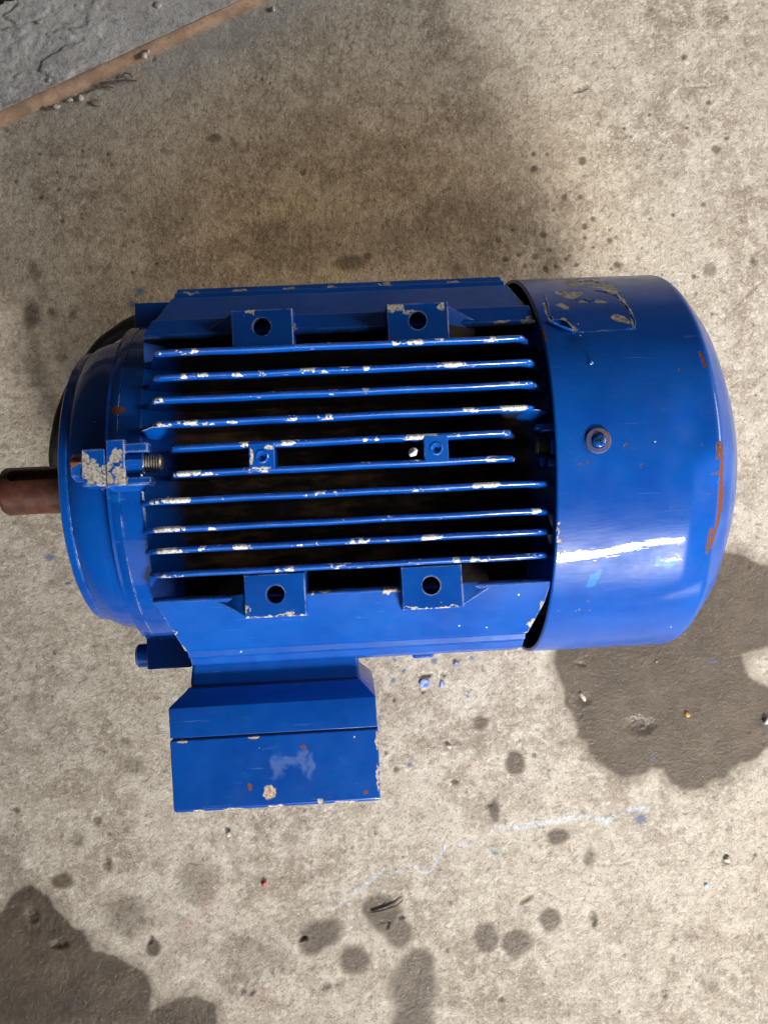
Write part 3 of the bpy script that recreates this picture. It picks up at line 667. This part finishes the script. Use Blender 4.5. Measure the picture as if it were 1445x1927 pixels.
soft_d = [(240, 1722, 42, 34, .5), (372, 1660, 34, 40, .45), (480, 1800, 45, 35, .35), (445, 1850, 35, 26, .35), (148, 1585, 14, 12, .5), (1338, 1852, 18, 12, .4), (1295, 1765, 14, 10, .4), (60, 590, 12, 24, .7), (95, 585, 7, 7, .7), (134, 590, 9, 9, .6),
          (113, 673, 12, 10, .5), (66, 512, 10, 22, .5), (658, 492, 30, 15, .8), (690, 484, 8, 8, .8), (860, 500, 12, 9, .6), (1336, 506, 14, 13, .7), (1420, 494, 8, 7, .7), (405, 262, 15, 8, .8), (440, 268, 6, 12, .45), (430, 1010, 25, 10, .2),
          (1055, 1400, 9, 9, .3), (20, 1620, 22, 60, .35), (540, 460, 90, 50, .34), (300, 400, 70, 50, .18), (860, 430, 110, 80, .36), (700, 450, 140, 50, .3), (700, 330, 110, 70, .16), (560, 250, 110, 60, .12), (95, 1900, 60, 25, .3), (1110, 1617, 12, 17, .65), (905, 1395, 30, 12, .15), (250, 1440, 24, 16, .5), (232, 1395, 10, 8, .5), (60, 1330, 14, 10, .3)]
for a in soft_d: dark = np.maximum(dark, a[4]*blob(a[0], a[1], a[2], a[3], 0, .45))  # the broad patches above the motor also darken where its shadow falls
# droplet spots top right
drops = [(1002, 289, 4), (1028, 288, 3), (1004, 316, 6), (1095, 301, 7), (1062, 371, 5), (1093, 370, 4.5), (1115, 411, 4.5), (1100, 425, 5), (1100, 446, 4), (1022, 441, 5.5), (1146, 450, 4.5), (936, 450, 5), (1223, 411, 3.5), (1265, 404, 3.5), (1323, 384, 4), (1347, 281, 7),
         (1366, 260, 4), (1367, 33, 5), (1287, 107, 5), (1332, 192, 4.5), (1187, 256, 3), (1173, 241, 3), (1006, 483, 6), (1033, 471, 4.5), (1161, 497, 6), (1084, 497, 4.5), (1041, 395, 3), (963, 433, 3.5), (951, 487, 5), (1064, 487, 3.5), (1340, 590, 3.5), (1306, 518, 4), (1221, 215, 3), (1291, 240, 3),
         (1025, 505, 5), (1045, 500, 4), (975, 478, 4), (985, 500, 4), (1150, 505, 3), (1070, 480, 3), (78, 371, 4), (117, 415, 4), (570, 325, 5), (155, 285, 3), (75, 290, 3.5), (108, 324, 3), (480, 484, 4), (295, 495, 3), (208, 1570, 3), (33, 1525, 5), (184, 1545, 7), (30, 340, 3), (745, 1448, 5), (855, 1473, 6), (742, 1318, 3), (725, 1418, 3), (1004, 1422, 4)]
for x_, y_, r_ in drops: b_ = blob(x_, y_, r_*1.15, r_*1.15, 0, .4, .45); dark = np.maximum(dark, .8*b_); pit = np.maximum(pit, .5*b_)
# real pits and divots
for x_, y_, a_, b_, r_, d_ in [(1093, 166, 18, 6, 18, 1.0), (1320, 162, 22, 2.4, 4, .7), (1268, 38, 16, 3, -15, .6), (1385, 8, 10, 2.2, 40, .6), (200, 1624, 8, 15, 0, 1.6), (112, 1776, 15, 7, 0, 2.0), (62, 1722, 10, 12, 0, 1.5), (1116, 1728, 7, 14, 0, 2.2), (456, 1864, 5, 5, 0, 1.5), (475, 1867, 6, 5, 0, 1.5),
                               (283, 1767, 6, 4, 0, 1.2), (282, 1774, 6, 4, 0, 1), (728, 1736, 8, 3, -20, 2.0), (757, 1726, 6, 4, 20, 2.0), (730, 1742, 4, 4, 0, 1.5), (572, 1765, 8, 4, 10, 2.0), (1205, 1365, 26, 14, 0, 1.6), (1212, 1358, 14, 7, 0, 1.6), (1251, 1871, 6, 9, 0, 1.5), (1365, 1617, 9, 8, 0, 1.2), (1280, 1565, 8, 7, 0, 1),
                               (990, 1692, 14, 5, 25, 1.4), (640, 1850, 12, 8, 30, 1.0), (615, 1855, 8, 6, 0, .9), (920, 1516, 7, 4, 0, 1.2), (845, 1700, 4, 6, 0, .8), (838, 1786, 3, 4, 0, 1.0), (427, 1562, 5, 5, 0, 1.0), (1090, 1250, 12, 3, -10, 1.2), (1096, 1317, 14, 10, 0, .9), (800, 1273, 11, 4, 0, 1.6), (832, 1270, 5, 5, 0, 1.3), (857, 1243, 6, 4, 0, 1.3), (797, 1302, 4, 3, 0, 1.4),
                               (10, 245, 5, 4, 0, .8), (1160, 1625, 40, 1.5, 2, .4), (1400, 560, 3, 60, -50, .5), (942, 1882, 5, 4, 0, 1.2)]:
    b_ = blob(x_, y_, a_, b_, r_, .5, .8); pit = np.maximum(pit, b_*d_); dark = np.maximum(dark, b_*.5*min(d_, 1.2)*(.5+.5*vnoise(GX/1.3, GY/1.3, 89)))
# specks scattered everywhere
rng = np.random.RandomState(5)
n_sp = 420
sx_, sy_ = rng.uniform(-270, 338, n_sp), rng.uniform(-400, 382, n_sp); sr_ = rng.uniform(.35, 1.2, n_sp)**1.3
step = .95; ix0 = np.searchsorted(gx, -272); iy0 = np.searchsorted(gy, -402)
for x_, y_, r_ in zip(sx_, sy_, sr_):
    i = int((x_+272)/step)+ix0; j = int((y_+402)/step)+iy0; k = 4
    sl = (slice(max(i-k, 0), i+k+1), slice(max(j-k, 0), j+k+1))
    d = np.hypot(wx[sl]-x_, (wy[sl]-y_)*rng.uniform(.6, 1.4)); b_ = 1-sstep(r_*.6, r_*1.5, d)
    dark[sl] = np.maximum(dark[sl], b_*rng.uniform(.3, .8)); pit[sl] = np.maximum(pit[sl], b_*rng.uniform(0, .8))
# chalky blue-white line and other paint marks
chalk = np.zeros(GX.shape)
def stroke(pts, width, seed, dens=.5):
    best = np.full(GX.shape, 1e9); P_ = [at(a, b)[:2] for a, b in pts]
    for a, b in zip(P_[:-1], P_[1:]):
        ab = b-a; t_ = np.clip(((wx-a[0])*ab[0]+(wy-a[1])*ab[1])/(ab@ab), 0, 1); best = np.minimum(best, np.hypot(wx-a[0]-t_*ab[0], wy-a[1]-t_*ab[1]))
    nz = vnoise(GX/2.2, GY/2.2, seed)*.6+vnoise(GX/7, GY/7, seed+3)*.4
    return (1-sstep(width*.15, width*1.15, best))*sstep(.5-dens*.3, .66-dens*.1, nz)
chalk = np.maximum(chalk, stroke([(620, 1720), (636, 1703), (650, 1690)], 1.3, 1)); chalk = np.maximum(chalk, stroke([(660, 1683), (690, 1665), (722, 1640)], 1.6, 2, .8))
chalk = np.maximum(chalk, stroke([(735, 1652), (770, 1640), (800, 1632)], 2.2, 3, .5)); chalk = np.maximum(chalk, stroke([(785, 1648), (812, 1640), (826, 1615), (832, 1592)], 1.5, 4, .7))
chalk = np.maximum(chalk, stroke([(868, 1592), (905, 1582)], 2.4, 5, .9)); chalk = np.maximum(chalk, stroke([(925, 1562), (960, 1556), (1005, 1550), (1040, 1545), (1075, 1540), (1125, 1541), (1140, 1548), (1165, 1530), (1190, 1522), (1220, 1522)], 2.6, 6, .9))
dustb = np.zeros(GX.shape)
for a in [(265, 548, 9, 7), (250, 570, 8, 7), (96, 1047, 12, 5), (815, 1245, 6, 6), (885, 1240, 4, 4), (740, 1240, 4, 4), (760, 1262, 4, 4), (740, 1278, 4, 5), (880, 1310, 5, 3), (1345, 1245, 6, 3), (1230, 1430, 4, 4), (770, 1440, 4, 4), (928, 1604, 6, 3), (130, 1095, 8, 3), (1205, 1540, 10, 8), (1090, 172, 3, 3)]:
    dustb = np.maximum(dustb, .7*blob(*a, 0, .5))
pink = .3*blob(350, 1740, 46, 9, 40, .8)+.35*blob(490, 1870, 30, 10, 10, .8)+.35*blob(390, 1690, 20, 14, 30, .8)
grey = blob(420, 60, 330, 60, 25, .9, .6)*.5
# relief
h = .55*fbm(GX, GY, 60, 3, 40)+.55*fbm(GX, GY, 9, 4, 41, .6)+.28*(vnoise(GX/1.6, GY/1.6, 44)-.5)
rg_ = np.abs(fbm(GX, GY, 14, 4, 47)); h = h*(1-.55*np.clip(puddle, 0, 1))
h -= pit*.8*(.55+.9*np.clip(vnoise(GX/1.5, GY/1.5, 88), 0, 1))
h = h*inside - .4
h[(GX > 400) | (GX < -330) | (GY > 440) | (GY < -460)] = -.4
brown = np.clip(.9*blob(720, 420, 330, 260, 0, .8, 2)+.5*blob(300, 560, 260, 300, 0, .8, 2), 0, 1)  # brown staining that also paints the warm tone of the motor's shadow
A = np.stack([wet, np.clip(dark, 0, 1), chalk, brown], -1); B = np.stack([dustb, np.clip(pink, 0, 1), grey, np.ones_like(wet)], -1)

def concrete(name, base1, base2, base3, slab=False):
    t = NT(name); o = t.obj()
    big = t.noise(t.warp(o, 12, .03), 9, 5, .6); mid = t.noise(t.warp(o, 50, .014), 42, 7, .72); fin_ = t.noise(t.warp(o, 300, .0015), 300, 5, .75); gr = t.noise(o, 950, 3, .7)
    m2 = t.noise(t.warp(o, 200, .004), 130, 5, .7)
    col = t.mix(t.ramp(big, .36, .62), base1, base2); col = t.mix(t.math('MULTIPLY', t.ramp(mid, .42, .62), .8), col, base3)
    col = t.mix(t.math('MULTIPLY', t.ramp(m2, .47, .34), .6), col, tuple(c*.62 for c in base1))
    col = t.mix(t.math('MULTIPLY', t.ramp(m2, .52, .66), .6), col, (0.56, 0.535, 0.48))
    col = t.mix(t.math('MULTIPLY', t.ramp(fin_, .48, .34), .5), col, tuple(c*.42 for c in base1))
    col = t.mix(t.math('MULTIPLY', t.ramp(fin_, .54, .70), .5), col, (0.66, 0.635, 0.58))
    col = t.mix(t.math('MULTIPLY', t.ramp(gr, .42, .34), .4), col, (0.09, .078, .065))
    col = t.mix(t.math('MULTIPLY', t.ramp(gr, .57, .67), .45), col, (0.74, .72, .67))
    rg = 0.85; hh = t.math('ADD', t.math('MULTIPLY', fin_, 1.0), t.math('MULTIPLY', gr, .4)); bst = .85
    if not slab:
        a = t.n('ShaderNodeAttribute', attribute_name='stain_shade'); sa = t.n('ShaderNodeSeparateColor'); t.set(sa.inputs[0], a.outputs['Color'])
        b = t.n('ShaderNodeAttribute', attribute_name='tint'); sb = t.n('ShaderNodeSeparateColor'); t.set(sb.inputs[0], b.outputs['Color'])
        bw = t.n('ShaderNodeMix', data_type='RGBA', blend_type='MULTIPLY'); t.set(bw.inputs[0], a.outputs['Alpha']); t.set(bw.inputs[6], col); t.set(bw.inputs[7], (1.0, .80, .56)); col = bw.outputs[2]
        # greyer cement toward the slab
        col = t.mix(sb.outputs[2], col, t.mix(fin_, (0.26, .26, .265), (.40, .40, .41)))
        col = t.mix(t.math('MULTIPLY', sb.outputs[1], .6), col, (0.34, .17, .17))
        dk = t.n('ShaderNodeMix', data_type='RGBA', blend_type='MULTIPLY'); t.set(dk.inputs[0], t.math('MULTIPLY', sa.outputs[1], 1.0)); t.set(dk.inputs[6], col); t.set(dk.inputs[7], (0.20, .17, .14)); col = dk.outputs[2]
        wk = t.n('ShaderNodeMix', data_type='RGBA', blend_type='MULTIPLY'); t.set(wk.inputs[0], sa.outputs[0]); t.set(wk.inputs[6], t.mix(t.math('MULTIPLY', sa.outputs[0], .72), col, t.mix(t.ramp(mid, .35, .65), tuple(c*.8 for c in base1), tuple(c*1.5 for c in base1)))); t.set(wk.inputs[7], (0.205, .176, .152)); col = wk.outputs[2]
        rg = t.mixf(sa.outputs[0], .86, t.ramp(t.noise(o, 70, 4), .3, .75, .30, .50))
        col = t.mix(sb.outputs[0], col, (0.03, .09, .22))
        ck = t.math('MULTIPLY', sa.outputs[2], .42); col = t.mix(ck, col, t.mix(t.ramp(t.noise(o, 400, 3), .4, .6), (0.28, .45, .70), (.75, .80, .85)))
        hh = t.math('MULTIPLY', hh, t.mixf(sa.outputs[0], 1.0, .8))
    nrm = t.bump(hh, bst, .0011)
    return t.out(col, rg, 0.0, nrm)
M_conc = concrete('stained concrete', (0.26, .220, .175), (0.39, .350, .295), (0.49, .455, .395))
floor = np_grid('concrete_floor', GX, GY, h, M_conc, {'stain_shade': A, 'tint': B}); tag(floor, 'stained grey-brown concrete floor with wet patches and drips', kind='structure')

# ---- neighbouring slab beyond the wooden strip, top left
p0 = at(0, 222)[:2]; p1 = at(478, 0)[:2]; du = (p1-p0)/np.linalg.norm(p1-p0); dn = np.array([-du[1], du[0]])
us = np.arange(-90, 330, 1.0); vs = np.arange(0, 190, 1.0)
U, V = np.meshgrid(us, vs, indexing='ij')
c0 = at(0, 16)[:2]; c1 = at(60, 0)[:2]          # broken outer edge of the slab
def uv(p): d = np.asarray(p)-p0; return d@du, d@dn
(u0, v0), (u1, v1) = uv(c0), uv(c1)
lim = np.interp(U, [-90, u0, u1, u1+60, 330], [v0-16, v0, v1, v1+45, v1+90])+7*fbm(U, 0*U, 10, 4, 61)
Vc = np.minimum(V, lim)
SX = p0[0]+U*du[0]+Vc*dn[0]; SY = p0[1]+U*du[1]+Vc*dn[1]
left = sstep(150, 10, U-0.25*V)
hs = 5.2+.5*fbm(U, V, 40, 3, 62)+left*(2.4*fbm(U*1.0+4*fbm(U, V, 12, 2, 65), V*2.2, 16, 5, 63, .6))+(.35+.5*left)*fbm(U, V, 4, 3, 64)
terr = fbm(U+V*.5, V*1.6, 26, 3, 66); hs += left*1.6*sstep(.02, .06, terr)
hs = np.where(V > lim, np.where(V > lim+1.5, -14, -4), hs); hs[:, 0] = 3.5
M_slab = concrete('pale rough cement', (0.36, .36, .375), (0.48, .48, .50), (0.56, .565, .585), slab=True)
slab = np_grid('cement_slab', SX, SY, hs, M_slab); tag(slab, 'pale grey rough cement slab beyond the wooden strip at the top left', kind='structure')
# dark earth beyond the slab is below the floor's level: a recessed bed
cb = (p0+du*((u0+u1)/2)+dn*(v0+6))
mb = MB(); e0 = np.array([p0+du*(-120)+dn*(v0-30), p0+du*420+dn*(v1+40), p0+du*420+dn*(v1+260), p0+du*(-120)+dn*(v1+260)])
nn = 40; vv = []; ff = []
for i in range(nn+1):
    for j in range(nn+1):
        a = i/nn; b = j/nn; q = (e0[0]*(1-a)+e0[1]*a)*(1-b)+(e0[3]*(1-a)+e0[2]*a)*b; vv.append((q[0], q[1], 1.6+2.0*float(fbm(q[0], q[1], 12, 3, 71))))
for i in range(nn):
    for j in range(nn): k = i*(nn+1)+j; ff.append((k, k+1, k+nn+2, k+nn+1))
M_earth = simple('dark brown earth', (0.035, .018, .010), .9, 0, .6, .8, 300)
earth = mesh_obj('earth_bed', vv, ff, M_earth, smooth=True); tag(earth, 'dark brown earth beyond the broken edge of the slab', kind='structure')

# ---- wooden strip in the joint
t = NT('weathered orange-brown wood'); o_ = t.obj()
gr = t.noise(t.scaled(o_, (1, 1, 1)), 60, 4); g2 = t.noise(o_, 400, 5, .7)
cw = t.mix(t.ramp(gr, .35, .65), (0.32, .205, .135), (0.48, .33, .23)); cw = t.mix(t.math('MULTIPLY', t.ramp(g2, .5, .7), .5), cw, (0.12, .07, .05))
M_wood = t.out(cw, .8, 0, t.bump(g2, .6, .0006))
mb = MB(); rings = []
for i in range(120):
    u = -60+i*3.6; w = 5.0+1.0*math.sin(u*.02+1)+.6*float(fbm(u, 0, 9, 3, 81)); zt = 4.8+.5*float(fbm(u, 5, 12, 3, 82))
    a = p0+du*u+dn*.8; b = p0+du*u-dn*w; c_ = p0+du*u-dn*(w+.9)
    rings.append([(a[0], a[1], -6), (a[0], a[1], zt+.7), (*(a-dn*.9), zt+.9), (*((a+b)/2), zt+.2), (b[0], b[1], zt-1.6), (c_[0], c_[1], zt-3.0), (c_[0], c_[1], -6)])
mb.loft(rings); strip = mb.build('wooden_strip', M_wood, smooth=True, auto=35)
tag(strip, 'orange-brown wooden strip running diagonally between the floor and the pale slab', 'wooden strip')

# ------------------------------------------------------------------ small debris
def stone_mat(name, c, rough=.7): return simple(name, c, rough, 0, .35, .5, 600)
M_white = stone_mat('chalk white stone', (.56, .54, .48)); M_tan = stone_mat('pinkish tan stone', (.42, .33, .26)); M_plast = stone_mat('white plastic', (.85, .85, .84), .4)
M_cblue = simple('blue paint flake', (.02, .10, .42), .4, 0, .3, .3, 500, (.35, .42, .6)); M_red = stone_mat('pink red plastic', (.45, .07, .08), .45); M_yel = stone_mat('yellow chip', (.55, .27, .03), .5)
M_twig = simple('dry grey twig', (.17, .125, .10), .85, 0, .5, .7); M_ltb = stone_mat('pale blue chip', (.30, .55, .75), .5)
def stone(name, px, py, r, mat, label, cat='pebble', z0=0.0, flat=.7, el=1.0, rot=0, base=-AX, group=None, seed=None, zabs=None):
    p = at(px, py, base+z0+r*.4) if zabs is None else at(px, py, zabs)
    r *= .82
    if cat == 'pebble' and group is None: group = 'pebbles and grit scattered on the concrete'
    rs = random.Random(seed or int(px*7+py)); bm = bmesh.new(); bmesh.ops.create_icosphere(bm, subdivisions=3, radius=1)
    ks = [(Vector((rs.gauss(0, 1), rs.gauss(0, 1), rs.gauss(0, 1))).normalized(), rs.uniform(.55, .95)) for _ in range(9)]
    for v in bm.verts:
        for d, k in ks:
            s_ = v.co.dot(d)
            if s_ > k: v.co -= d*(s_-k)*.85
        v.co = Vector((v.co.x*r*el*S, v.co.y*r/math.sqrt(el)*S, v.co.z*r*flat*S))
    for f in bm.faces: f.smooth = True
    me = bpy.data.meshes.new(name); bm.to_mesh(me); bm.free(); me.materials.append(mat)
    o = bpy.data.objects.new(name, me); C.objects.link(o)
    zz = (z0+r*flat*.7) if zabs is None else zabs+AX
    o.location = (p[0]*S, p[1]*S, zz*S); o.rotation_euler = (0, 0, math.radians(rot))
    tag(o, label, cat, group); return o
stone('pebble', 272, 104, 3.4, M_white, 'white pebble sitting on the wooden strip', z0=4.4)
stone('pebble', 279, 97, 2.2, M_white, 'small white pebble touching the larger one on the wooden strip', z0=5.0)
stone('pebble', 107, 200, 2.8, M_white, 'cream pebble lowest left along the wooden strip', el=1.3)
stone('pebble', 131, 187, 2.6, M_white, 'white pebble second from the left along the strip', el=1.4)
stone('pebble', 152, 184, 3.0, M_white, 'round white pebble beside the pinkish flat stone')
stone('pebble', 181, 191, 4.0, M_tan, 'flat pinkish tan stone below the wooden strip', el=1.6, flat=.35, rot=-15)
stone('pebble', 514, 17, 2.6, M_white, 'pale pebble at the upper end of the wooden strip', z0=.2)
stone('pebble', 297, 8, 3.6, M_white, 'pale stone half sunk in the cement slab near the top edge', z0=4.6, flat=.4)
stone('pebble', 93, 150, 2.2, M_white, 'tiny white pebble on the cement slab', z0=5, flat=.5)
stone('pebble', 75, 40, 2.2, M_white, 'bright white grit on the rough corner of the slab', z0=6, flat=.5, el=1.3)
stone('pebble', 430, 1570, 2.2, M_white, 'white pebble lying below the left part of the terminal box')
stone('pebble', 1442, 1357, 3.2, M_white, 'white stone at the right edge of the puddle')
stone('pebble', 1368, 1618, 2.8, M_white, 'white stone in a small hollow at the lower right', z0=-.8)
stone('pebble', 844, 1405, 2.0, M_white, 'tiny white pebble on the dry concrete right of the terminal box', el=1.5, rot=-30)
stone('pebble', 1097, 1312, 2.4, M_white, 'elongated white sliver at the left side of the puddle', flat=.4, el=2.2, rot=-60)
stone('chip', 1329, 1667, 1.9, M_ltb, 'pale blue chip at the lower right', 'chip', flat=.3)
stone('chip', 498, 1663, 2.3, M_red, 'pink red plastic chip below the terminal box', 'chip', flat=.6, el=1.3, rot=40)
stone('chip', 1293, 1345, 2.3, M_yel, 'yellow chip in the wet puddle', 'chip', flat=.5, el=1.3, rot=-35)
stone('chip', 1235, 1245, 1.3, M_yel, 'tiny orange chip in the puddle near the fan cover', 'chip', flat=.5)
stone('paint_flake', 799, 1286, 4.4, M_cblue, 'triangular blue paint flake on the floor below the motor', 'paint flake', flat=.18, el=1.1, rot=20)
stone('paint_flake', 832, 1287, 2.6, M_cblue, 'narrow blue paint flake beside the triangular one', 'paint flake', flat=.2, el=1.4, rot=70)
stone('paint_flake', 858, 1250, 2.0, M_cblue, 'small blue paint flake nearest the motor', 'paint flake', flat=.25)
stone('pellet', 778, 852, 3.0, M_plast, 'white plastic pellet lodged in the slot between the two middle fins', 'pellet', zabs=102.5, flat=1.0, el=1.0)
def stick(pts, r, mat, label, name='twig', cat='twig'):
    P_ = [Vector((*at(a, b, -AX+z)[:2], z)) for a, b, z in pts]
    org = P_[0].copy(); rings = []
    for i, p in enumerate(P_):
        d = (P_[min(i+1, len(P_)-1)]-P_[max(i-1, 0)]).normalized(); a = d.cross(Vector((0, 0, 1))).normalized(); b = a.cross(d); rr_ = r*(1-.5*i/(len(P_)-1))
        rings.append([tuple(p-org+a*rr_*math.cos(k*math.pi/4)+b*rr_*math.sin(k*math.pi/4)) for k in range(8)])
    mb = MB(); mb.loft(rings); o = mb.build(name, mat, smooth=True); o.location = org*S; tag(o, label, cat); return o
stick([(188, 158, 2.0), (210, 154, 2.5), (235, 151, 2.2), (258, 152, 1.5)], 1.0, M_twig, 'longest dry twig lying below the wooden strip')
stick([(190, 163, 1.4), (205, 163, 1.6), (216, 166, 1.2)], .8, M_twig, 'short twig directly under the longest twig')
stick([(228, 146, 1.2), (236, 137, 2.2), (246, 139, 2.4), (250, 149, 1.4)], .7, M_twig, 'hooked dark twig curling by the wooden strip')
stick([(80, 202, 1.2), (92, 205, 1.4), (100, 204, 1.0)], 1.0, M_twig, 'short dark twig left of the cream pebble')
stick([(160, 176, 1.5), (172, 170, 2.0), (186, 166, 1.6)], .9, M_twig, 'knobbly twig above the pinkish flat stone')
stick([(700, 1718, .8), (722, 1714, 1.4), (746, 1705, 1.6), (758, 1694, 1.2)], .8, M_twig, 'dark splinter lying across the largest wet droplet mark')
